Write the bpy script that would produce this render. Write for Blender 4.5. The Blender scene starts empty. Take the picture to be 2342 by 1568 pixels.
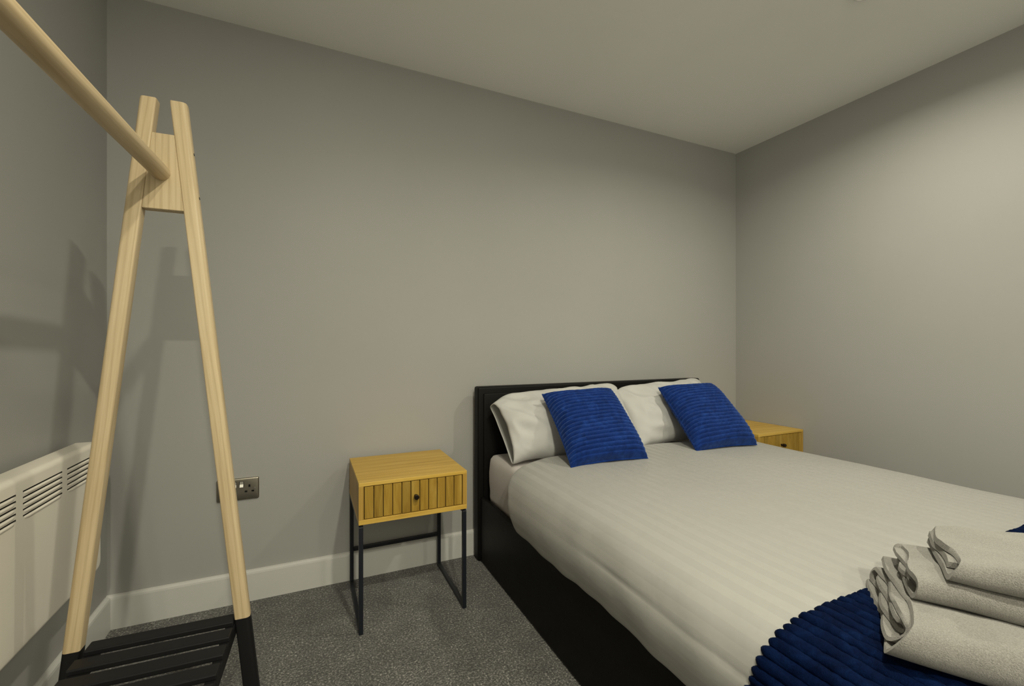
import bpy, bmesh, math, random
from mathutils import Vector, Matrix, noise
random.seed(7)
S = bpy.context.scene
COL = S.collection

# ------------------------------------------------------------------ camera
cd = bpy.data.cameras.new('camera')
cam = bpy.data.objects.new('camera', cd); COL.objects.link(cam)
cam.location = (0.692, -2.149, 1.062)
cam.rotation_euler = (math.pi/2, 0, -math.atan2(464, 1012))
cd.sensor_width = 36; cd.lens = 1012/2342*36; cd.shift_y = 8/2342; cd.clip_start = 0.02
S.camera = cam
# ------------------------------------------------------------------ world, exposure, lamps
w = bpy.data.worlds.new('world'); S.world = w; w.use_nodes = True
w.node_tree.nodes['Background'].inputs[0].default_value = (0.55, 0.6, 0.7, 1)
w.node_tree.nodes['Background'].inputs[1].default_value = 0.02
S.view_settings.view_transform = 'Standard'; S.view_settings.look = 'None'
S.view_settings.gamma = 1; S.view_settings.use_curve_mapping = False
S.view_settings.exposure = 0.0
H = 2.4; W = 3.39; BACK = -4.1
LAMP_COL = (1.0, 0.95, 0.76)
LAMPS = [(2.60, -1.192, 12.5), (1.15, -2.14, 30), (1.70, -3.4, 12), (0.80, -3.3, 42)]  # last two are assumed lamps behind the camera, added for bounce light
for i, (x, y, p) in enumerate(LAMPS):
    ld = bpy.data.lights.new('downlight_lamp', 'AREA'); ld.shape = 'DISK'; ld.size = 0.065
    ld.energy = p; ld.color = LAMP_COL
    if i == 0: ld.spread = math.radians(158)      # the lamp over the bed has a narrower beam
    lo = bpy.data.objects.new('downlight_lamp', ld); COL.objects.link(lo); lo.location = (x, y, H-0.0135)

# ------------------------------------------------------------------ helpers
def link(o, parent=None):
    COL.objects.link(o)
    if parent: o.parent = parent
    return o
def wpos(o):
    v = Vector((0, 0, 0))
    while o: v += o.location; o = o.parent
    return v
def obj(name, bm, mat, parent=None, smooth=False, angle=None, local=False, norm=True):
    """one mesh object from a bmesh in world coordinates (parents unrotated at build time)"""
    if norm: bmesh.ops.recalc_face_normals(bm, faces=bm.faces)
    me = bpy.data.meshes.new(name); bm.to_mesh(me); bm.free()
    if parent and not local:
        p = wpos(parent); me.transform(Matrix.Translation(-p))
    for m in (mat if isinstance(mat, (list, tuple)) else [mat]): me.materials.append(m)
    if smooth:
        me.polygons.foreach_set('use_smooth', [True]*len(me.polygons))
        if angle: me.set_sharp_from_angle(angle=math.radians(angle))
    return link(bpy.data.objects.new(name, me), parent)
def thing(name, label, cat, loc=(0, 0, 0), group=None):
    o = bpy.data.objects.new(name, None); COL.objects.link(o); o.location = loc; o.empty_display_size = .05
    return tag(o, label, cat, group)
def tag(o, label, cat, group=None):
    o['label'] = label; o['category'] = cat
    if group: o['group'] = group
    return o
def struct(name, bm, mat, **k):
    o = obj(name, bm, mat, **k); o['kind'] = 'structure'; return o
def box(bm, x0, x1, y0, y1, z0, z1, bev=0, seg=2, mi=0):
    r = bmesh.ops.create_cube(bm, size=1)
    vs = r['verts']
    for v in vs:
        v.co = Vector((x0+(v.co.x+.5)*(x1-x0), y0+(v.co.y+.5)*(y1-y0), z0+(v.co.z+.5)*(z1-z0)))
    fs = set(f for v in vs for f in v.link_faces)
    for f in fs: f.material_index = mi
    if bev:
        es = list(set(e for v in vs for e in v.link_edges))
        r = bmesh.ops.bevel(bm, geom=es, offset=bev, segments=seg, profile=.5, affect='EDGES')
        for f in r['faces']: f.material_index = mi
    return bm
def cyl(bm, p0, p1, r, n=24, r2=None, mi=0, caps=True):
    p0, p1 = Vector(p0), Vector(p1); d = p1-p0; L = d.length
    q = d.to_track_quat('Z', 'Y').to_matrix().to_4x4()
    res = bmesh.ops.create_cone(bm, cap_ends=caps, segments=n, radius1=r, radius2=r if r2 is None else r2, depth=L)
    bmesh.ops.transform(bm, matrix=Matrix.Translation((p0+p1)/2) @ q, verts=res['verts'])
    for v in res['verts']:
        for f in v.link_faces: f.material_index = mi
    return res['verts']
def grid(bm, rows, cu=False, cv=False, mi=0):
    """rows: list of lists of points"""
    V = [[bm.verts.new(p) for p in r] for r in rows]
    nr, nc = len(V), len(V[0])
    for i in range(nr if cv else nr-1):
        for j in range(nc if cu else nc-1):
            f = bm.faces.new((V[i][j], V[i][(j+1) % nc], V[(i+1) % nr][(j+1) % nc], V[(i+1) % nr][j])); f.material_index = mi
    return V
def boolean(o, cut_bm):
    me = bpy.data.meshes.new('cut'); bmesh.ops.recalc_face_normals(cut_bm, faces=cut_bm.faces); cut_bm.to_mesh(me); cut_bm.free()
    c = bpy.data.objects.new('cut', me); COL.objects.link(c); c.location = wpos(o.parent) if o.parent else (0, 0, 0)
    if o.parent: me.transform(Matrix.Translation(-wpos(o.parent)))
    m = o.modifiers.new('b', 'BOOLEAN'); m.operation = 'DIFFERENCE'; m.solver = 'EXACT'; m.object = c
    bpy.context.view_layer.update()
    dg = bpy.context.evaluated_depsgraph_get()
    new = bpy.data.meshes.new_from_object(o.evaluated_get(dg))
    o.modifiers.clear(); o.data = new
    bpy.data.objects.remove(c)
def nz(x, y, z=0.0): return noise.noise(Vector((x, y, z)))
def cr(pts, t):
    """catmull-rom through pts, t in 0..1"""
    n = len(pts)-1; f = min(max(t, 0), 1)*n; i = min(int(f), n-1); u = f-i
    P = [Vector(pts[max(0, min(n, k))]) for k in (i-1, i, i+1, i+2)]
    return .5*((2*P[1])+(P[2]-P[0])*u+(2*P[0]-5*P[1]+4*P[2]-P[3])*u*u+(3*P[1]-P[0]-3*P[2]+P[3])*u**3)

# ------------------------------------------------------------------ materials
class Mat:
    def __init__(s, name, color, rough=.6, metal=0, spec=.5, sheen=0, sheen_rough=.5, coat=0):
        s.m = bpy.data.materials.new(name); s.m.use_nodes = True
        s.n = s.m.node_tree.nodes; s.l = s.m.node_tree.links
        s.b = s.n['Principled BSDF']
        s.b.inputs['Base Color'].default_value = (*color, 1); s.b.inputs['Roughness'].default_value = rough
        s.b.inputs['Metallic'].default_value = metal; s.b.inputs['Specular IOR Level'].default_value = spec
        s.b.inputs['Sheen Weight'].default_value = sheen; s.b.inputs['Sheen Roughness'].default_value = sheen_rough
        s.b.inputs['Coat Weight'].default_value = coat
        s.h = None
    def coord(s, scale=(1, 1, 1), kind='Object', rot=(0, 0, 0)):
        tc = s.n.new('ShaderNodeTexCoord'); mp = s.n.new('ShaderNodeMapping')
        mp.inputs['Scale'].default_value = scale; mp.inputs['Rotation'].default_value = rot
        s.l.new(tc.outputs[kind], mp.inputs[0]); return mp.outputs[0]
    def noise(s, vec, scale, detail=4, rough=.5, dist=0):
        t = s.n.new('ShaderNodeTexNoise'); t.inputs['Scale'].default_value = scale; t.inputs['Detail'].default_value = detail
        t.inputs['Roughness'].default_value = rough; t.inputs['Distortion'].default_value = dist
        s.l.new(vec, t.inputs['Vector']); return t.outputs['Fac']
    def ramp(s, fac, stops):
        r = s.n.new('ShaderNodeValToRGB'); e = r.color_ramp.elements
        while len(e) < len(stops): e.new(.5)
        for k, (p, c) in enumerate(stops):
            e[k].position = p; e[k].color = (*c, 1) if len(c) == 3 else c
        s.l.new(fac, r.inputs[0]); return r.outputs[0]
    def color(s, out): s.l.new(out, s.b.inputs['Base Color']); return s
    def mix(s, fac, a, b, mode='MIX'):
        x = s.n.new('ShaderNodeMix'); x.data_type = 'RGBA'; x.blend_type = mode
        if isinstance(fac, float): x.inputs[0].default_value = fac
        else: s.l.new(fac, x.inputs[0])
        for i, q in ((6, a), (7, b)):
            if isinstance(q, tuple): x.inputs[i].default_value = (*q, 1)
            else: s.l.new(q, x.inputs[i])
        return x.outputs[2]
    def bump(s, fac, strength=.3, dist=.001):
        b = s.n.new('ShaderNodeBump'); b.inputs['Strength'].default_value = strength; b.inputs['Distance'].default_value = dist
        s.l.new(fac, b.inputs['Height'])
        if s.h: s.l.new(s.h, b.inputs['Normal'])
        s.h = b.outputs[0]; s.l.new(s.h, s.b.inputs['Normal']); return s
M = {}
def paint(name, col, rough):
    m = Mat(name, col, rough, spec=.35); v = m.coord()
    m.color(m.ramp(m.noise(v, 1.6, 3), [(.3, tuple(c*.975 for c in col)), (.7, tuple(c*1.02 for c in col))]))
    m.bump(m.noise(v, 420, 3, .6), .12, .0006); M[name] = m.m
paint('grey_wall_paint', (.385, .381, .368), .55)
paint('white_ceiling_paint', (.93, .93, .90), .75)
paint('white_gloss_paint', (.62, .615, .59), .32)

def carpet():
    m = Mat('grey_carpet', (.06, .06, .055), .95, spec=.15, sheen=.25, sheen_rough=.6); v = m.coord()
    a = m.noise(v, 150, 3, .8); b = m.noise(v, 9, 3, .6); c = m.noise(v, 60, 3, .7)
    base = m.ramp(a, [(.38, (.014, .014, .012)), (.50, (.062, .060, .054)), (.58, (.155, .15, .137)), (.67, (.50, .485, .445))])
    tint = m.ramp(b, [(.35, (.72, .72, .72)), (.65, (1.2, 1.2, 1.2))])
    t2 = m.ramp(c, [(.35, (.7, .7, .7)), (.65, (1.25, 1.25, 1.25))])
    m.color(m.mix(1.0, m.mix(1.0, base, tint, 'MULTIPLY'), t2, 'MULTIPLY'))
    m.bump(c, .8, .006); m.bump(a, 1.0, .004); M['carpet'] = m.m
carpet()

def wood(name, c0, c1, c2, axis, rough=.5, fine=1.0, kind='Object', seed=0):
    m = Mat(name, c1, rough, spec=.35)
    sc = [14, 14, 14]; sc[axis] = .8
    v = m.coord(tuple(sc), kind)
    sf = [160, 160, 160]; sf[axis] = 4
    vf = m.coord(tuple(sf), kind)
    a = m.noise(v, 2.2*fine, 4, .55, .7); f = m.noise(vf, 2.0, 3, .6)
    wv = m.n.new('ShaderNodeTexWave'); wv.wave_type = 'BANDS'; wv.bands_direction = 'XYZ'[(axis+1) % 3]
    sw = [1, 1, 1]; sw[axis] = .06
    m.l.new(m.coord(tuple(sw), kind), wv.inputs['Vector']); wv.inputs['Scale'].default_value = 22*fine
    wv.inputs['Distortion'].default_value = 9; wv.inputs['Detail'].default_value = 2; wv.inputs['Detail Scale'].default_value = 1.2
    base = m.ramp(a, [(.3, c0), (.5, c1), (.72, c2)])
    g = m.ramp(wv.outputs[1], [(.0, (.86, .84, .80)), (.35, (1, 1, 1)), (1, (1.03, 1.03, 1.03))])
    g2 = m.ramp(f, [(.3, (.93, .92, .9)), (.6, (1.02, 1.02, 1.02))])
    m.color(m.mix(1.0, m.mix(.8, base, g, 'MULTIPLY'), g2, 'MULTIPLY'))
    m.bump(f, .15, .0005); M[name] = m.m
wood('pine', (.46, .35, .20), (.555, .44, .275), (.61, .495, .325), 2, .5)
wood('pine_rail', (.48, .36, .21), (.555, .435, .27), (.60, .485, .315), 1, .45)
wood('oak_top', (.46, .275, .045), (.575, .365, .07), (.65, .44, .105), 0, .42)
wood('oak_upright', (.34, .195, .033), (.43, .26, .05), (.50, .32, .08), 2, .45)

def simple(name, col, rough, bump=None, **k):
    m = Mat(name, col, rough, **k)
    if bump: m.bump(m.noise(m.coord(), bump[0], 3, .6), bump[1], bump[2])
    M[name] = m.m; return m
simple('black_metal', (.008, .010, .016), .38, (900, .15, .0003))
simple('black_painted_wood', (.008, .008, .009), .5, (300, .15, .0004), spec=.25)
simple('dark_groove', (.03, .014, .004), .8)
simple('knob_bronze', (.018, .012, .009), .35, metal=.6)
simple('white_enamel', (.84, .79, .70), .38, (600, .05, .0003))
simple('vent_dark', (.03, .028, .025), .8)
simple('screw_steel', (.25, .24, .22), .35, metal=1)
simple('socket_dark', (.006, .006, .006), .6)
simple('trim_white', (.78, .77, .75), .4)
m = Mat('nickel_plate', (.42, .39, .33), .3, metal=1)
m.bump(m.noise(m.coord((4, 400, 400)), 3, 3), .12, .0004); M['nickel'] = m.m
m = Mat('switch_metal', (.62, .60, .56), .25, metal=1); M['switch'] = m.m
m = Mat('black_leather', (.005, .0048, .0045), .5, spec=.16)
vo = m.n.new('ShaderNodeTexVoronoi'); vo.inputs['Scale'].default_value = 420; m.l.new(m.coord(), vo.inputs['Vector'])
m.bump(vo.outputs['Distance'], .35, .0006); m.bump(m.noise(m.coord(), 6, 3), .3, .006); M['leather'] = m.m
lens = bpy.data.materials.new('downlight_lens'); lens.use_nodes = True
b = lens.node_tree.nodes['Principled BSDF']; b.inputs['Base Color'].default_value = (.9, .88, .8, 1)
b.inputs['Emission Color'].default_value = (1, .9, .72, 1); b.inputs['Emission Strength'].default_value = 6

def cotton(name, col, stripe=False):
    m = Mat(name, col, .62 if stripe else .75, spec=.3, sheen=.15, sheen_rough=.4); v = m.coord()
    if stripe:
        wv = m.n.new('ShaderNodeTexWave'); wv.wave_type = 'BANDS'; wv.bands_direction = 'X'
        at = m.n.new('ShaderNodeAttribute'); at.attribute_name = 'cloth'
        m.l.new(at.outputs['Vector'], wv.inputs['Vector'])
        wv.inputs['Scale'].default_value = 2*math.pi/(20*.042); wv.inputs['Distortion'].default_value = 0
        st = m.ramp(wv.outputs[1], [(.42, (0, 0, 0)), (.58, (1, 1, 1))])
        m.color(m.mix(st, tuple(c*.925 for c in col), col))
        rr = m.n.new('ShaderNodeMapRange'); rr.inputs[3].default_value = .72; rr.inputs[4].default_value = .42
        m.l.new(st, rr.inputs[0]); m.l.new(rr.outputs[0], m.b.inputs['Roughness'])
    m.bump(m.noise(v, 11, 3, .55), .22, .012)
    m.bump(m.noise(v, 700, 2), .15, .0004); M[name] = m.m
cotton('white_cotton', (.50, .495, .48))
cotton('striped_cotton', (.345, .34, .323), True)
cotton('pink_white_sheet', (.54, .50, .485))
def plush(name, c0, c1, c2):
    m = Mat(name, c1, .8, spec=.15, sheen=.55, sheen_rough=.35); v = m.coord()
    m.b.inputs['Sheen Tint'].default_value = (.25, .42, 1, 1); m.b.inputs['Sheen Weight'].default_value = .65 if 'blue' in name else .03; m.b.inputs['Specular IOR Level'].default_value = .15 if 'blue' in name else .04
    a = m.noise(v, 26, 4, .6, .8); f = m.noise(v, 420, 3, .7)
    base = m.ramp(a, [(.22, c0), (.5, c1), (.82, c2)])
    g = m.ramp(f, [(.3, (.75, .75, .75)), (.7, (1.2, 1.2, 1.2))])
    m.color(m.mix(1.0, base, g, 'MULTIPLY')); m.bump(f, .5, .002); m.bump(m.noise(v, 60, 3, .6), .5, .004); M[name] = m.m
plush('blue_plush', (.002, .014, .085), (.004, .026, .16), (.012, .055, .27))
plush('navy_plush', (.0006, .0028, .014), (.0010, .0050, .026), (.0028, .012, .052))
m = Mat('terry', (.80, .775, .72), .95, spec=.1, sheen=.4, sheen_rough=.5); v = m.coord()
m.b.inputs['Sheen Tint'].default_value = (1, .98, .94, 1)
f = m.noise(v, 520, 3, .75); m.color(m.ramp(f, [(.3, (.17, .164, .15)), (.65, (.30, .29, .268))]))
m.bump(m.noise(v, 30, 3), .4, .008); m.bump(f, .9, .003); M['terry'] = m.m

# ------------------------------------------------------------------ room
T = .12
struct('floor', box(bmesh.new(), -T, W+T, BACK-T, T, -.1, 0), M['carpet'])
struct('ceiling', box(bmesh.new(), -T, W+T, BACK-T, T, H, H+.1), M['white_ceiling_paint'])
struct('wall_back', box(bmesh.new(), -T, W+T, 0, T, 0, H), M['grey_wall_paint'])
struct('wall_left', box(bmesh.new(), -T, 0, BACK, 0, 0, H), M['grey_wall_paint'])
struct('wall_right', box(bmesh.new(), W, W+T, BACK, 0, 0, H), M['grey_wall_paint'])
struct('wall_front', box(bmesh.new(), -T, W+T, BACK-T, BACK, 0, H), M['white_ceiling_paint'])
def baseboard(name, a, b, inward):
    """moulded skirting profile swept from a to b"""
    prof = [(0, 0), (.016, 0), (.016, .112), (.0145, .119), (.010, .1235), (.004, .126), (0, .126)]
    bm = bmesh.new(); n = Vector(inward)
    rows = [[Vector(p)+n*q+Vector((0, 0, z)) for q, z in prof] for p in (a, b)]
    V = grid(bm, rows, cu=True); bm.faces.new(V[0]); bm.faces.new(V[1])
    struct(name, bm, M['white_gloss_paint'])
baseboard('baseboard_back', (0, 0, 0), (W, 0, 0), (0, -1, 0))
baseboard('baseboard_left', (0, BACK, 0), (0, -.016, 0), (1, 0, 0))
baseboard('baseboard_right', (W, BACK, 0), (W, -.016, 0), (-1, 0, 0))
baseboard('baseboard_front', (.016, BACK, 0), (W-.016, BACK, 0), (0, 1, 0))
# door in the wall behind the camera
bm = bmesh.new(); box(bm, .5, 1.3, BACK, BACK+.035, 0.005, 2.03, .003)
dr = struct('door_1', bm, M['white_gloss_paint'])

# ------------------------------------------------------------------ downlights
where = [('over the bed', 'right'), ('over the clothes rack side', 'left'), ('right, behind the camera', ''), ('left, behind the camera', '')]
LL = ['round white recessed ceiling downlight above the bed', 'round white recessed ceiling downlight above the clothes rack and small bedside table',
      'added unseen ceiling downlight for fill light near the room end, on the bed side', 'added unseen ceiling downlight for fill light near the room end, on the heater side']
for (x, y, p), lab in zip(LAMPS, LL):
    t = thing('ceiling_downlight', lab, 'ceiling light', (x, y, H), 'downlights in the ceiling')
    bm = bmesh.new(); n = 48
    prof = [(.030, -.003), (.034, -.0085), (.040, -.0095), (.044, -.006), (.0455, 0)]
    grid(bm, [[Vector((x+r*math.cos(2*math.pi*k/n), y+r*math.sin(2*math.pi*k/n), H+z)) for r, z in prof] for k in range(n)], cv=True)
    obj('bezel', bm, M['trim_white'], t, smooth=True)
    bm = bmesh.new(); cyl(bm, (x, y, H-.0005), (x, y, H-.004), .0305, 48); obj('lens', bm, lens, t)

# ------------------------------------------------------------------ convector heater on the left wall
hx0, hx1, hy0, hy1, hz0, hz1 = .022, .088, -1.02, -.31, .355, .763
t = thing('panel_heater', 'white slatted electric panel heater on the left wall behind the clothes rack', 'heater', (0, (hy0+hy1)/2, hz0))
bm = bmesh.new(); box(bm, hx0+.012, hx1, hy0, hy1, hz0, hz1)
es = [e for e in bm.edges if abs(e.verts[0].co.x-e.verts[1].co.x) > .01]
bmesh.ops.bevel(bm, geom=es, offset=.03, segments=8, profile=.5, affect='EDGES')
es = [e for e in bm.edges if all(v.co.x > hx1-1e-4 for v in e.verts)]
bmesh.ops.bevel(bm, geom=es, offset=.014, segments=6, profile=.5, affect='EDGES')
casing = obj('casing', bm, [M['white_enamel'], M['vent_dark']], t, smooth=True, angle=50)
cut = bmesh.new(); groups = [(-.535, -.355), (-.742, -.562), (-.949, -.769)]
rows_z = [.727-.0142*k for k in range(5)]
for a, b_ in groups:
    for z in rows_z: box(cut, hx1-.02, hx1+.01, a, b_, z-.0045, z, 0, mi=1)
boolean(casing, cut)
for a, b_ in groups:
    bm = bmesh.new()
    for z in rows_z:      # outward curled louvre lip under each slot
        rows = []
        for k in range(9):
            u = k/8; y = a+(b_-a)*u; e = min(1, min(u, 1-u)*14)**.5 if 0 < u < 1 else 0
            rows.append([Vector((hx1-.001+q*e, y, z-.0045-d)) for q, d in ((0, -.0005), (.0035, .0003), (.0045, .003), (.003, .0065), (0, .009))])
        grid(bm, rows)
    obj('louvre', bm, M['white_enamel'], t, smooth=True)
bm = bmesh.new(); box(bm, .0, hx0+.014, hy0+.05, hy1-.05, hz0+.04, hz1-.05, .003); obj('wall_bracket', bm, M['white_enamel'], t)

# ------------------------------------------------------------------ double wall socket
sx0, sx1, sz0, sz1 = .348, .5, .424, .514
t = thing('wall_socket', 'brushed metal double wall socket behind the right rack leg', 'power socket', ((sx0+sx1)/2, 0, (sz0+sz1)/2))
scx, scz = (sx0+sx1)/2, (sz0+sz1)/2
bm = bmesh.new(); box(bm, sx0, sx1, -.009, 0, sz0, sz1)
es = [e for e in bm.edges if abs(e.verts[0].co.y-e.verts[1].co.y) > .005]
bmesh.ops.bevel(bm, geom=es, offset=.006, segments=5, profile=.5, affect='EDGES')
es = [e for e in bm.edges if all(v.co.y < -.0089 for v in e.verts)]
bmesh.ops.bevel(bm, geom=es, offset=.0045, segments=4, profile=.5, affect='EDGES')
plate = obj('face_plate', bm, [M['nickel'], M['socket_dark']], t, smooth=True, angle=35)
cut = bmesh.new()
for s in (-1, 1):
    c = scx+s*.041
    box(cut, c-.0035, c+.0035, -.02, -.002, scz+.006, scz+.0165, mi=1)
    for d in (-1, 1): box(cut, c+d*.0125-.0048, c+d*.0125+.0048, -.02, -.002, scz-.0145, scz-.0075, mi=1)
    c2 = scx+s*.0125; box(cut, c2-.0085, c2+.0085, -.02, -.002, scz+.007, scz+.032, mi=1)
boolean(plate, cut)
for s in (-1, 1):
    c2 = scx+s*.0125; bm = bmesh.new()
    grid(bm, [[Vector((x, y, z)) for z, y in ((scz+.0305, -.0075), (scz+.0195, -.0085), (scz+.0085, -.0125), (scz+.0085, -.003), (scz+.0305, -.003))] for x in (c2-.0065, c2+.0065)], cu=True)
    for x in (c2-.0065, c2+.0065): bm.faces.new([v for v in bm.verts if abs(v.co.x-x) < 1e-6])
    obj('rocker_switch', bm, M['switch'], t)
    bm = bmesh.new(); cyl(bm, (scx+s*.0605, -.0085, scz), (scx+s*.0605, -.0102, scz), .0028, 20); obj('screw', bm, M['switch'], t)

# ------------------------------------------------------------------ bedside tables
def nightstand(label, loc):
    x0, x1, y0, y1, z0, z1 = -.2085, .2085, -.203, .203, .405, .560
    t = thing('bedside_table', label, 'bedside table', loc)
    def P(name, bm, mat, par=t, **k): return obj(name, bm, mat, par, local=True, **k)
    bm = bmesh.new(); box(bm, x0, x1, y0, y1, z1-.014, z1, .0012); P('top_board', bm, M['oak_top'])
    bm = bmesh.new(); box(bm, x0, x1, y0, y1, z0, z0+.018, .0012); P('bottom_board', bm, M['oak_top'])
    for a in (x0, x1-.018):
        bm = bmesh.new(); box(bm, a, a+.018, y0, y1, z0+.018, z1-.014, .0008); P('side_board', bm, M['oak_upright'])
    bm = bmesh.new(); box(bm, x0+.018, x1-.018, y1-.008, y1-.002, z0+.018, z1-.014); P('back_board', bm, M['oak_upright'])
    # drawer: tongue-and-groove front of eleven boards
    d = bmesh.new(); n = 11; a0, a1 = x0+.0195, x1-.0195; wd = (a1-a0)/n
    for k in range(n):
        box(d, a0+k*wd+.0014, a0+(k+1)*wd-.0014, y0+.0015, y0+.012, z0+.0205, z1-.0165, .0009, 1)
    box(d, a0, a1, y0+.0075, y0+.30, z0+.0205, z1-.03, 0, mi=1)
    dw = P('drawer', d, [M['oak_drawer'], M['dark_groove']])
    k = bmesh.new(); zc = (z0+z1)/2+.004
    prof = [(.0, -.0255), (.0075, -.0255), (.0092, -.024), (.0094, -.012), (.0060, -.009), (.0055, .002)]
    nn = 24
    V = grid(k, [[Vector((r*math.cos(2*math.pi*q/nn), y0+y, zc+r*math.sin(2*math.pi*q/nn))) for r, y in prof[1:]] for q in range(nn)], cv=True)
    k.faces.new([r[0] for r in V])
    obj('knob', k, M['knob_bronze'], dw, smooth=True, angle=40, local=True)
    # two square tube hoops and the stretcher
    tw = .0155
    for a in (x0+.001, x1-.001-tw):
        for ya, yb, za, zb, nm in ((y0+.003, y0+.003+tw, 0, z0-.001, 'leg'), (y1-.003-tw, y1-.003, 0, z0-.001, 'leg')):
            bm = bmesh.new(); box(bm, a, a+tw, ya, yb, 0.0, z0-.010, .0012); P('leg', bm, M['black_metal'])
        bm = bmesh.new(); box(bm, a, a+tw, y0+.019, y1-.019, 0, tw, .0012); P('foot_runner', bm, M['black_metal'])
        bm = bmesh.new()
        zt = z0; pts = [(y0+.003, z0-.010-.0), (y0+.016, zt), (y1-.016, zt), (y1-.003, z0-.010), (y1-.0185, z0-.012), (y1-.024, zt-.014), (y0+.024, zt-.014), (y0+.0185, z0-.012)]
        V = grid(bm, [[Vector((x, y, z)) for y, z in pts] for x in (a, a+tw)], cu=True); bm.faces.new(V[0]); bm.faces.new(V[1])
        P('top_runner', bm, M['black_metal'])
    bm = bmesh.new(); box(bm, x0+.0165, x1-.0165, y1-.018, y1-.004, .146, .162, .001); P('stretcher', bm, M['black_metal'])
    return t
# drawer boards differ in tone from board to board
m = Mat('oak_drawer_boards', (.4, .23, .06), .45, spec=.35)
v = m.coord((1/((.417-.039)/11), 0, 0)); sep = m.n.new('ShaderNodeSeparateXYZ'); m.l.new(m.coord(), sep.inputs[0])
dv = m.n.new('ShaderNodeMath'); dv.operation = 'MULTIPLY_ADD'; dv.inputs[1].default_value = 11/(.417-.039); dv.inputs[2].default_value = 5.5
m.l.new(sep.outputs[0], dv.inputs[0]); fl = m.n.new('ShaderNodeMath'); fl.operation = 'FLOOR'; m.l.new(dv.outputs[0], fl.inputs[0])
wn = m.n.new('ShaderNodeTexWhiteNoise'); wn.noise_dimensions = '1D'; m.l.new(fl.outputs[0], wn.inputs['W'])
mp = m.coord((26, 26, 2.6)); ad = m.n.new('ShaderNodeVectorMath'); ad.operation = 'ADD'; m.l.new(mp, ad.inputs[0]); m.l.new(wn.outputs['Color'], ad.inputs[1])
sc = m.n.new('ShaderNodeVectorMath'); sc.operation = 'SCALE'; sc.inputs['Scale'].default_value = 7; m.l.new(wn.outputs['Color'], sc.inputs[0]); m.l.new(sc.outputs[0], ad.inputs[1])
a = m.noise(ad.outputs[0], 1.1, 4, .6, 1.2)
base = m.ramp(a, [(.3, (.25, .14, .016)), (.5, (.37, .225, .032)), (.68, (.46, .30, .06))])
g = m.ramp(wn.outputs['Value'], [(0, (.82, .82, .82)), (1, (1.08, 1.08, 1.08))])
m.color(m.mix(1.0, base, g, 'MULTIPLY')); M['oak_drawer'] = m.m
ns = nightstand('oak bedside table with slatted drawer and black legs left of the bed', (1.0655, -.238, 0))
def copy_tree(o, parent=None):
    c = o.copy(); COL.objects.link(c); c.parent = parent
    for ch in o.children: copy_tree(ch, c)
    return c
ns2 = copy_tree(ns); ns2.location = (3.187, -.262, 0); ns2.scale = (.95, 1, 1.01)
ns2['label'] = 'oak bedside table in the far right corner, mostly hidden behind the bed'
for o in (ns, ns2): o['group'] = 'matching bedside tables either side of the bed'

# ------------------------------------------------------------------ clothes rack
RX, RY = .365, -.785; RL = 1.06
rk = thing('clothes_rack', 'freestanding pine and black clothes rack in front of the white heater', 'clothes rack', (RX, RY, 0))
zt, zc = 1.672, .353
def leg_pair(yc, label):
    for s in (-1, 1):
        xt, xb = s*.0305, (.206 if s > 0 else -.214)           # axis at the top and at the floor
        ang = math.atan2(xb-xt, zt); L = math.hypot(xb-xt, zt)
        lw, lt = .0172, .0155             # half width, half thickness
        def prism(z0, z1, tilt_top=0):
            bm = bmesh.new(); pr = []
            n = 6                         # rounded on the outer side, flat inside
            for sx, sy in ((1, 1), (-1, 1), (-1, -1), (1, -1)):
                r = .010 if sx*s > 0 else .004
                a0 = {(1, 1): 0, (-1, 1): 90, (-1, -1): 180, (1, -1): 270}[(sx, sy)]
                for k in range(n+1):
                    th = math.radians(a0+90*k/n)
                    pr.append((sx*(lw-r)+r*math.cos(th), sy*(lt-r)+r*math.sin(th)))
            def zc_(z, x, top): return z + (-math.tan(ang)*x)*1.0   # ends cut level
            zs = [z0, z1-.004, z1]
            rows = []
            for i, z in enumerate(zs):
                q = .96 if (i == 2 and z1 > L-.01) else 1
                rows.append([Vector((x*q, y*q, zc_(z, x, i))) for x, y in pr])
            V = grid(bm, rows, cu=True); bm.faces.new(V[0]); bm.faces.new(V[-1]); return bm
        zcut = L*zc/zt
        wl = obj('leg', prism(zcut, L), M['pine'], rk, smooth=True, angle=30, local=True)
        wl.location = (xb, yc, 0); wl.rotation_euler = (0, math.atan2(xt-xb, zt), 0)
        bl = obj('lower_leg', prism(.0, zcut), M['black_painted_wood'], wl, smooth=True, angle=30, local=True)
        bl['label'] = 'black painted lower end of the pine leg'
        for q in (1.548, 1.438):          # screw heads on the outer edge
            zz = q/zt*L; bm = bmesh.new(); cyl(bm, (s*(lw-.001), 0, zz), (s*(lw+.0006), 0, zz), .0035, 16)
            obj('screw', bm, M['socket_dark'], wl, local=True)
    # top block between the legs, its sides follow the splay
    bm = bmesh.new(); k = (.206-.0305)/zt
    def xin(z): return .206-k*z-.0165
    hy = .014
    rows = [[Vector((-xin(z)*1.0, yc-hy, z)), Vector((xin(z), yc-hy, z)), Vector((xin(z), yc+hy, z)), Vector((-xin(z), yc+hy, z))] for z in (1.400, 1.587)]
    V = grid(bm, rows, cu=True); bm.faces.new(V[0]); bm.faces.new(V[1])
    bmesh.ops.bevel(bm, geom=list(bm.edges), offset=.0012, segments=1, affect='EDGES')
    obj('top_block', bm, M['pine'], rk, local=True)
leg_pair(0, 0); leg_pair(-RL, 1)
bm = bmesh.new(); cyl(bm, (-.004, -.012, 1.490), (-.004, -RL+.012, 1.490), .0195, 40)
obj('hanging_rail', bm, M['pine_rail'], rk, smooth=True, angle=40, local=True)
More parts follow.
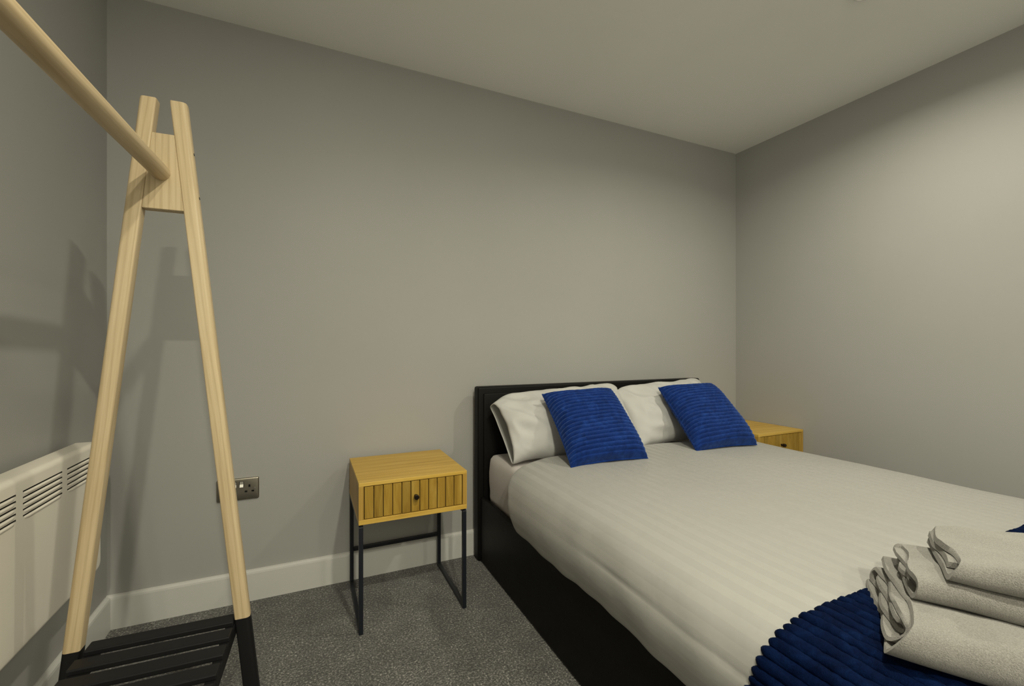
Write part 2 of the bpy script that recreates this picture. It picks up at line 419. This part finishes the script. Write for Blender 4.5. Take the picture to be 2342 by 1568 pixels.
for s in (-1, 1):
    bm = bmesh.new(); box(bm, s*.142-.011, s*.142+.011, -RL-.018, .018, zc-.047, zc-.013, .003); obj('side_rail', bm, M['black_painted_wood'], rk, local=True)
ys = []; y = .0
while y > -RL-.01: ys.append(y); y -= .0665
for y in ys:
    bm = bmesh.new(); e = .154 if abs(y) > .03 and abs(y+RL) > .03 else .150
    box(bm, -e, e, y-.0205, y+.0205, zc-.014, zc, .003); obj('shelf_slat', bm, M['black_painted_wood'], rk, local=True)
rk.rotation_euler = (0, 0, math.radians(-2.3))

# ------------------------------------------------------------------ bed
bx0, bx1, by0, by1 = 1.462, 2.935, -2.10, -.034
bed = thing('double_bed', 'low black leather double bed frame with padded headboard against the grey wall', 'bed', ((bx0+bx1)/2, -1.1, 0))
bm = bmesh.new()
# padded headboard: rounded slab with a raised border
def slab(bm, x0, x1, y0, y1, z0, z1, r, seg=5):
    box(bm, x0, x1, y0, y1, z0, z1, r, seg)
slab(bm, 1.449, 2.942, -.098, -.036, .0, .862, .011)
obj('headboard', bm, M['leather'], bed, smooth=True, angle=50)
bm = bmesh.new(); slab(bm, 1.476, 2.915, -.108, -.094, .30, .830, .006, 4)
obj('headboard_panel', bm, M['leather'], bed, smooth=True, angle=50)
for a, b_ in ((bx0, bx0+.024), (bx1-.024, bx1)):
    bm = bmesh.new(); slab(bm, a, b_, by0, -.096, .004, .322, .008); obj('side_rail', bm, M['leather'], bed, smooth=True, angle=50)
bm = bmesh.new(); slab(bm, bx0+.002, bx1-.002, by0-.03, by0, .004, .322, .010); obj('footboard', bm, M['leather'], bed, smooth=True, angle=50)
bm = bmesh.new(); box(bm, bx0+.026, bx1-.026, by0+.005, -.11, .10, .298, .004); obj('mattress_base', bm, M['black_painted_wood'], bed)

# mattress in its fitted sheet
def rrect(x0, x1, y0, y1, r, n=8, m_=30):
    pts = []
    cs = [(x1-r, y1-r, 0), (x0+r, y1-r, 90), (x0+r, y0+r, 180), (x1-r, y0+r, 270)]
    for k, (cx, cy, a) in enumerate(cs):
        for i in range(n+1):
            th = math.radians(a+90*i/n); pts.append(Vector((cx+r*math.cos(th), cy+r*math.sin(th), 0)))
        nx = cs[(k+1) % 4]; th = math.radians(a+90); p = pts[-1]
        q = Vector((nx[0]+r*math.cos(th), nx[1]+r*math.sin(th), 0))
        for i in range(1, m_): pts.append(p.lerp(q, i/m_))
    return pts
bm = bmesh.new(); base = rrect(1.490, 2.908, -2.05, -.112, .05)
prof = [(.012, .30), (.004, .305), (.0, .33), (.0, .36), (-.004, .40), (-.004, .45), (0, .49), (.004, .512), (.014, .526), (.03, .531), (.042, .532)]
rows = []
for q, z in prof:
    row = []
    for p in base:
        d = Vector((min(max(p.x, 1.54), 2.858), min(max(p.y, -2.0), -.162), 0))-p; d.normalize()
        wr = .005*nz(p.x*14, p.y*14, z*3)*(1 if z < .52 else .2)+.004*math.sin(p.y*70+z*9)*max(0, (.42-z)*6 if z < .42 else 0)
        row.append(Vector((p.x, p.y, z))+d*(q+wr*(1 if z > .32 else 0)))
    rows.append(row)
V = grid(bm, rows, cu=True); bm.faces.new(V[0]); bm.faces.new(V[-1])
mt = obj('mattress', bm, M['pink_white_sheet'], None, smooth=True, angle=60)
tag(mt, 'mattress in a plain pale fitted sheet, its corner showing by the headboard', 'mattress')

# duvet surface: cross section from the left hem over the top to the right hem
SEC = [(1.443, .338), (1.432, .365), (1.4235, .41), (1.428, .45), (1.448, .497), (1.490, .533), (1.57, .555), (1.70, .567),
       (1.95, .569), (2.24, .569), (2.53, .567), (2.73, .561), (2.83, .550), (2.905, .530), (2.948, .495), (2.968, .455), (2.974, .41), (2.968, .37), (2.958, .34)]
def sec(s, y):
    p = cr([Vector((a, b, 0)) for a, b in SEC], s); return p.x, p.y
arc = [0]; NS = 400
for i in range(NS):
    a = sec(i/NS, 0); b_ = sec((i+1)/NS, 0); arc.append(arc[-1]+math.hypot(a[0]-b_[0], a[1]-b_[1]))
AL = arc[-1]
def s_at(d):
    d = min(max(d, 0), AL); lo, hi = 0, NS
    while hi-lo > 1:
        mid = (lo+hi)//2
        if arc[mid] <= d: lo = mid
        else: hi = mid
    return (lo+(d-arc[lo])/max(1e-9, arc[lo+1]-arc[lo]))/NS
def surf(d, y, lift=0):
    s = s_at(d); x, z = sec(s, y)
    xa, za = sec(max(0, s-.004), y); xb, zb = sec(min(1, s+.004), y)
    tx, tz = xb-xa, zb-za; L = math.hypot(tx, tz); nx, nz_ = -tz/L, tx/L
    e = min(d, AL-d)
    top = min(1, max(0, (z-.50)/.07))
    side = 1-top
    off = .006*nz(x*2.2, y*2.2, 3)*top + .004*nz(x*5+9, y*3.1, 1)*top + .007*nz(d*3, y*3.2, 7)*side+.0035*nz(d*9, y*9, 5)*side
    off += .0016*math.sin(d*62+2.2*nz(d*2, y*1.7, 2))*nz(x*1.3, y*1.3, 11)*top
    if d < .5: off += -.0042*math.exp(-((d-.118-.012*nz(0, y*2, 4))/.0035)**2)*min(1, max(0, (-.95-y)*4))
    hem = math.exp(-e/.05)
    z += hem*(.012*nz(0, y*4.1, 2)+.006*nz(1, y*11, 2)); x0 = x
    # foot end falls over
    if y < -2.06:
        f = -2.06-y; z2 = z-(f*1.0 if z > .4 else f*.1); y = -2.06-(.085+lift)*(1-math.exp(-f/.05)); z = max(z2, .33)
    return Vector((x+nx*(off+lift), y, z+nz_*(off+lift)))
def cloth_obj(name, rows, mat, thick, dist, parent=None):
    bm = bmesh.new(); lay = bm.verts.layers.float_vector.new('cloth')
    V = grid(bm, rows)
    for r, dr_ in zip(V, dist):
        for v, q in zip(r, dr_): v[lay] = Vector(q)
    o = obj(name, bm, mat, parent, smooth=True, norm=False)
    md = o.modifiers.new('thickness', 'SOLIDIFY'); md.thickness = thick; md.offset = -1; md.use_rim = True
    return o
rows = []; dist = []
ND = 260; NY = 190
for j in range(NY+1):
    v = j/NY; row = []; dd = []
    for i in range(ND+1):
        d = AL*i/ND; e = min(d, AL-d)
        y0 = -.425-.085*math.exp(-max(0, e-.12)/.07)-.035*max(0, 1-e/.12)+.008*nz(d*5, 3, 0)
        y = y0+(-2.22-y0)*v**1.0
        lift = 0
        q = (y0-y)
        if q < .035: lift = -.026*(1-math.sqrt(max(0, 1-(1-q/.035)**2)))
        row.append(surf(d, y, lift)); dd.append((d, y, 0))
    rows.append(row); dist.append(dd)
# faces oriented outward
rows = [r for r in rows]
dv_ = cloth_obj('duvet', rows, M['striped_cotton'], -.010, dist)
dv_.modifiers['thickness'].thickness = .010
tag(dv_, 'white satin-striped duvet spread flat over the bed', 'duvet')

# ribbed navy throw across the foot of the bed
rows = []; dist = []
per = .0185
ND2 = int(AL/per*8); NY2 = 70
for j in range(NY2+1):
    v = j/NY2; row = []; dd = []
    for i in range(ND2+1):
        d = AL*i/ND2
        y0 = -1.588-.052*min(1, max(0, d-.08)/.3)+.005*nz(d*3, 8, 0)-.004*math.cos(2*math.pi*d/per)+.003*nz(d*70, 2, 0)
        y = y0+(-2.24-y0)*v
        q = (y0-y); ph = math.sin(math.pi*d/per)
        h = .010+.0050*abs(ph)**.8*(1+.25*math.sin(y*310+3*nz(d*30, y*10, 3)))*(1+.5*nz(d/per*.8, y*9, 5))+.003*nz(d*50, y*30, 0)+.005*nz(d*5, y*5, 3)+.0028*nz(d*70, y*90, 7)
        if q < .016: h = .004+(h-.004)*math.sqrt(max(0, 1-(1-q/.016)**2))
        row.append(surf(max(d, .0), y, h)); dd.append((d, y, 0))
    rows.append(row); dist.append(dd)
th = cloth_obj('bed_throw', rows, M['navy_plush'], .012, dist)
th.modifiers['thickness'].thickness = .004
tag(th, 'navy blue ribbed plush throw across the foot of the bed, under the towels', 'throw')

# ------------------------------------------------------------------ pillows
def frame_of(bl, br, tl, tr):
    bl, br, tl, tr = map(Vector, (bl, br, tl, tr))
    return lambda u, v: (bl*(1-u)*(1-v)+br*u*(1-v)+tl*(1-u)*v+tr*u*v)
def pillow(label, bl, br, tl, tr, T=.085, seed=0, open_left=True):
    f = frame_of(bl, br, tl, tr); c = f(.5, 0)
    n = (Vector(br)-Vector(bl)).cross(Vector(tl)-Vector(bl)).normalized()
    if n.y > 0: n = -n
    t = thing('pillow', label, 'pillow', tuple(c))
    NU, NV = 110, 44
    def prof(u, v, side):
        a = 2*u-1; b = 2*v-1
        tu = max(0, 1-abs(a)**3.2)**.55 if not (open_left and a < 0) else (.50+.50*max(0, 1-abs(a)**2.4)**.6)
        tv = max(0, 1-abs(b)**2.6)**.55
        w_ = nz(u*3+seed, v*3, side)*.20+nz(u*8+seed, v*8, side+5)*.07
        cre = abs(nz(u*7+seed+v*4, v*2.5-u*3, 12))*.045*(1 if side > 0 else 0)
        return T*tu*tv*(1+w_)-cre*tu*tv
    def edge(u, v):
        # pull sides in between corners, corners out
        a = 2*u-1; b = 2*v-1
        du = -.018*(1-b*b)*a*abs(a)**4; dv = -.020*(1-a*a)*b*abs(b)**4
        if b > 0:
            dv += (-.10*max(0, (.16-u)/.16)**1.6-.05*max(0, (u-.90)/.10)**2)*b**3*(1 if open_left else .6)
        return u+du*1.2, v+dv*1.6+.03*nz(u*4+seed, v*2, 9)*abs(b)**3+.012*nz(u*13+seed, v*2, 3)*abs(b)**3
    bm = bmesh.new(); rows = []
    for i in range(NU+1):
        u = i/NU; row = []
        loop = [(j/NV, 1) for j in range(NV+1)]+[(1-j/NV, -1) for j in range(1, NV)]
        for v, s in loop:
            # cosine spacing near the seams
            vv = .5-.5*math.cos(math.pi*v)
            ue, ve = edge(u, vv)
            p = f(ue, ve); h = prof(u, vv, s)
            row.append(p+n*(h*s*(1.0 if s > 0 else .55)) + (n*.002*s))
        rows.append(row)
    V = grid(bm, rows, cu=True)
    if not open_left: bm.faces.new(V[0])
    bm.faces.new(V[-1])
    o = obj('pillowcase', bm, M['white_cotton'], t, smooth=True)
    if open_left:
        md = o.modifiers.new('thickness', 'SOLIDIFY'); md.thickness = .0035; md.offset = -1
        # insert, set back inside the open end
        bm = bmesh.new(); bmesh.ops.create_uvsphere(bm, u_segments=40, v_segments=24, radius=1)
        for v in bm.verts:
            x, y, z = v.co
            sg = lambda q, p: math.copysign(abs(q)**p, q)
            pu = .5+.44*sg(x, .6)+.02; pv = .5+.43*sg(z, .6)
            q = f(pu, pv)+n*(T*.60*y*.9-.0)+n*T*.18
            v.co = q
        obj('pillow_insert', bm, M['white_cotton'], t, smooth=True)
    return t
pillow('white pillow against the left half of the headboard, open pillowcase end showing', (1.505, -.385, .546), (2.215, -.405, .556), (1.465, -.170, .825), (2.225, -.165, .862), .108, 1)
pillow('white pillow against the right half of the headboard, behind the right blue cushion', (2.195, -.395, .556), (2.885, -.385, .558), (2.195, -.165, .835), (2.865, -.150, .868), .100, 4, open_left=False)

# ------------------------------------------------------------------ ribbed blue cushions
def cushion(label, bl, br, tl, tr, T=.062, seed=0):
    f = frame_of(bl, br, tl, tr); c = f(.5, 0)
    n = (Vector(br)-Vector(bl)).cross(Vector(tl)-Vector(bl)).normalized()
    if n.y > 0: n = -n
    t = thing('ribbed_cushion', label, 'cushion', tuple(c), 'ribbed blue cushions on the bed')
    NR = 21; NV = NR*10; NU = 70
    for s, nm in ((1, 'cushion_front'), (-1, 'cushion_back')):
        bm = bmesh.new(); rows = []
        for j in range(NV+1):
            v = j/NV; row = []
            for i in range(NU+1):
                u = .5-.5*math.cos(math.pi*i/NU); u = .35*i/NU+.65*u
                a = 2*u-1; b = 2*v-1
                h = T*(max(0, 1-a**4)**.5*max(0, 1-abs(b)**3.2)**.5)*(1+.12*nz(u*2.5+seed, v*2.5, s))
                e = min(1, min(1-abs(a), 1-abs(b))*12)
                vr = v*NR + .25*nz(u*2+seed, v*2, 4)
                rib = .0110*abs(math.sin(math.pi*vr))**.6*(.35+.65*e)
                rib += .0015*nz(u*26+seed, v*26, 1)*e+.0008*nz(u*70, v*70, seed)
                du = -.030*(1-b*b)*a*abs(a)**3; dvv = -.028*(1-a*a)*b*abs(b)**3
                du += (.006*abs(math.sin(math.pi*vr))**.6)*a*abs(a)**8
                p = f(u+du, v+dvv)
                row.append(p+n*s*(h*(1 if s > 0 else .40)+rib*(1 if e > 0 else 0)))
            rows.append(row)
        grid(bm, rows)
        obj(nm, bm, M['blue_plush'], t, smooth=True)
    # piped seam round the edge
    bm = bmesh.new(); N = 160; ring = []
    for k in range(N):
        q = 4*k/N; sd = int(q); r = q-sd
        u, v = [(r, 0), (1, r), (1-r, 1), (0, 1-r)][sd]
        a = 2*u-1; b = 2*v-1
        p = f(u-.030*(1-b*b)*a*abs(a)**3, v-.028*(1-a*a)*b*abs(b)**3); ring.append(p)
    rows = []
    cc = f(.5, .5)
    for k, p in enumerate(ring):
        o_ = (p-cc).normalized()
        rows.append([p+(o_*math.cos(th_)+n*math.sin(th_))*.0045 for th_ in [2*math.pi*q/8 for q in range(8)]])
    grid(bm, rows, cu=True, cv=True)
    obj('piping', bm, M['blue_plush'], t, smooth=True)
    return t
cushion('blue ribbed velvet cushion leaning on the left pillow', (1.648, -.635, .577), (2.020, -.655, .580), (1.672, -.350, .840), (2.062, -.330, .846), .078, 2)
cushion('blue ribbed velvet cushion leaning on the right pillow', (2.322, -.645, .578), (2.708, -.660, .576), (2.378, -.340, .842), (2.756, -.330, .845), .074, 6)

# ------------------------------------------------------------------ folded towels on the throw
def towel(label, near, far, ldir, L, z0, plies, pt, rise=0, seed=0, gap=.0015, droop=0, lean=.0):
    """spiral-folded towel: cross section in the (across, up) plane swept along ldir"""
    near = Vector((*near, 0)); far = Vector((*far, 0)); e = far-near; wdt = e.length; e.normalize()
    l = Vector((*ldir, 0)).normalized()
    hp = pt/2; pitch = pt+gap
    # centre line: bottom ply far->near, round the near edge, top ply near->far, inner plies back and forth
    levels = list(range(plies)); order = [0, plies-1]; lo, hi = 1, plies-2
    up = True
    while lo <= hi:
        order.append(hi if up else lo)
        if up: hi -= 1
        else: lo += 1
        up = not up
    path = []; side = 0   # 0 -> ply is traversed far->near
    margin = {}
    for k, lv in enumerate(order):
        z = hp+lv*pitch
        inset = 0 if k < 2 else .006*k
        xs = [wdt-hp-inset-.006*(k % 3), hp+inset*1.6+pitch*plies/2*.6] if k % 2 == 0 else [hp+inset*1.6+pitch*plies/2*.6, wdt-hp-inset]
        n = 16
        for i in range(n+1): path.append((xs[0]+(xs[1]-xs[0])*i/n, z))
        if k+1 < len(order):
            z2 = hp+order[k+1]*pitch; xr = xs[1]; r = abs(z2-z)/2; sg = -1 if k % 2 == 0 else 1
            m_ = 8; nxt = (hp+(.006*(k+1) if k+1 >= 2 else 0)*1.6+pitch*plies/2*.6) if k % 2 == 0 else xr
            for i in range(1, m_):
                th_ = math.pi*i/m_; bul = min(r*1.0, pitch*plies*.32)
                path.append((xr+(nxt-xr)*i/m_+sg*bul*math.sin(th_), (z+z2)/2-(z2-z)/2*math.cos(th_)))
    # offset both sides to a closed outline
    P = [Vector((a, b)) for a, b in path]; Ls, Rs = [], []
    for i, p in enumerate(P):
        a = P[max(0, i-1)]; b = P[min(len(P)-1, i+1)]; tt = (b-a).normalized(); nn = Vector((-tt.y, tt.x))
        Ls.append(p+nn*hp*.93); Rs.append(p-nn*hp*.93)
    NL = 46; bm = bmesh.new(); rows = []
    H_ = plies*pitch
    for j in range(NL+1):
        q = (j/NL)**1.5; d = L*q
        row = []
        for side_, seq in ((1, Ls), (-1, Rs[::-1])):
            for k, p in enumerate(seq):
                idx = k if side_ == 1 else len(seq)-1-k
                x, z = p.x, p.y
                endr = .004*math.sqrt(max(0, 1-min(1, d/.006)))   # soften the cut ends
                stag = (.012*nz(idx*.09+seed, 0, 2)-lean*(1-z/H_)-.004*math.sin(idx*.35+seed))*max(0, 1-d/.15)
                zz = z*(1+rise*min(1, d/.14)**.8) + (.005*nz(x*12+seed, d*9, z*12)+.0025*nz(x*34, d*22, z*25+seed))*(.3+z/H_)
                zz -= droop*(max(0, .05-x)/.05)**2*0
                xx = x+.005*nz(d*7+seed, z*16, 1)-.010*min(1, d/.2)*(1-x/wdt)*rise*3
                pos = near+e*xx+l*(d+stag)+Vector((0, 0, z0+max(.0005, zz)))
                row.append(pos)
        rows.append(row)
    V = grid(bm, rows, cu=True)
    nP = len(Ls)
    for ri in (0, -1):                   # end strip between both sides of the sheet
        r = V[ri]
        for k in range(nP-1): bm.faces.new((r[k], r[k+1], r[2*nP-2-k], r[2*nP-1-k]))
    o = obj('folded_towel', bm, M['terry'], None, smooth=True, angle=60)
    return tag(o, label, 'towel', 'folded white towels on the throw')
TZ = .5815
l = (.50, -.866)
towel('thick folded white bath towel at the bottom of the towel stack', (1.514, -1.800), (1.748, -1.652), l, .46, TZ, 7, .0072, .03, 1, lean=.028)
towel('folded white towel in the middle of the towel stack', (1.590, -1.774), (1.735, -1.680), l, .44, TZ+.0645, 4, .0080, .20, 5, lean=.008)
towel('folded white towel on top of the towel stack', (1.610, -1.812), (1.765, -1.720), l, .42, TZ+.109, 3, .0100, .55, 9, lean=.008)
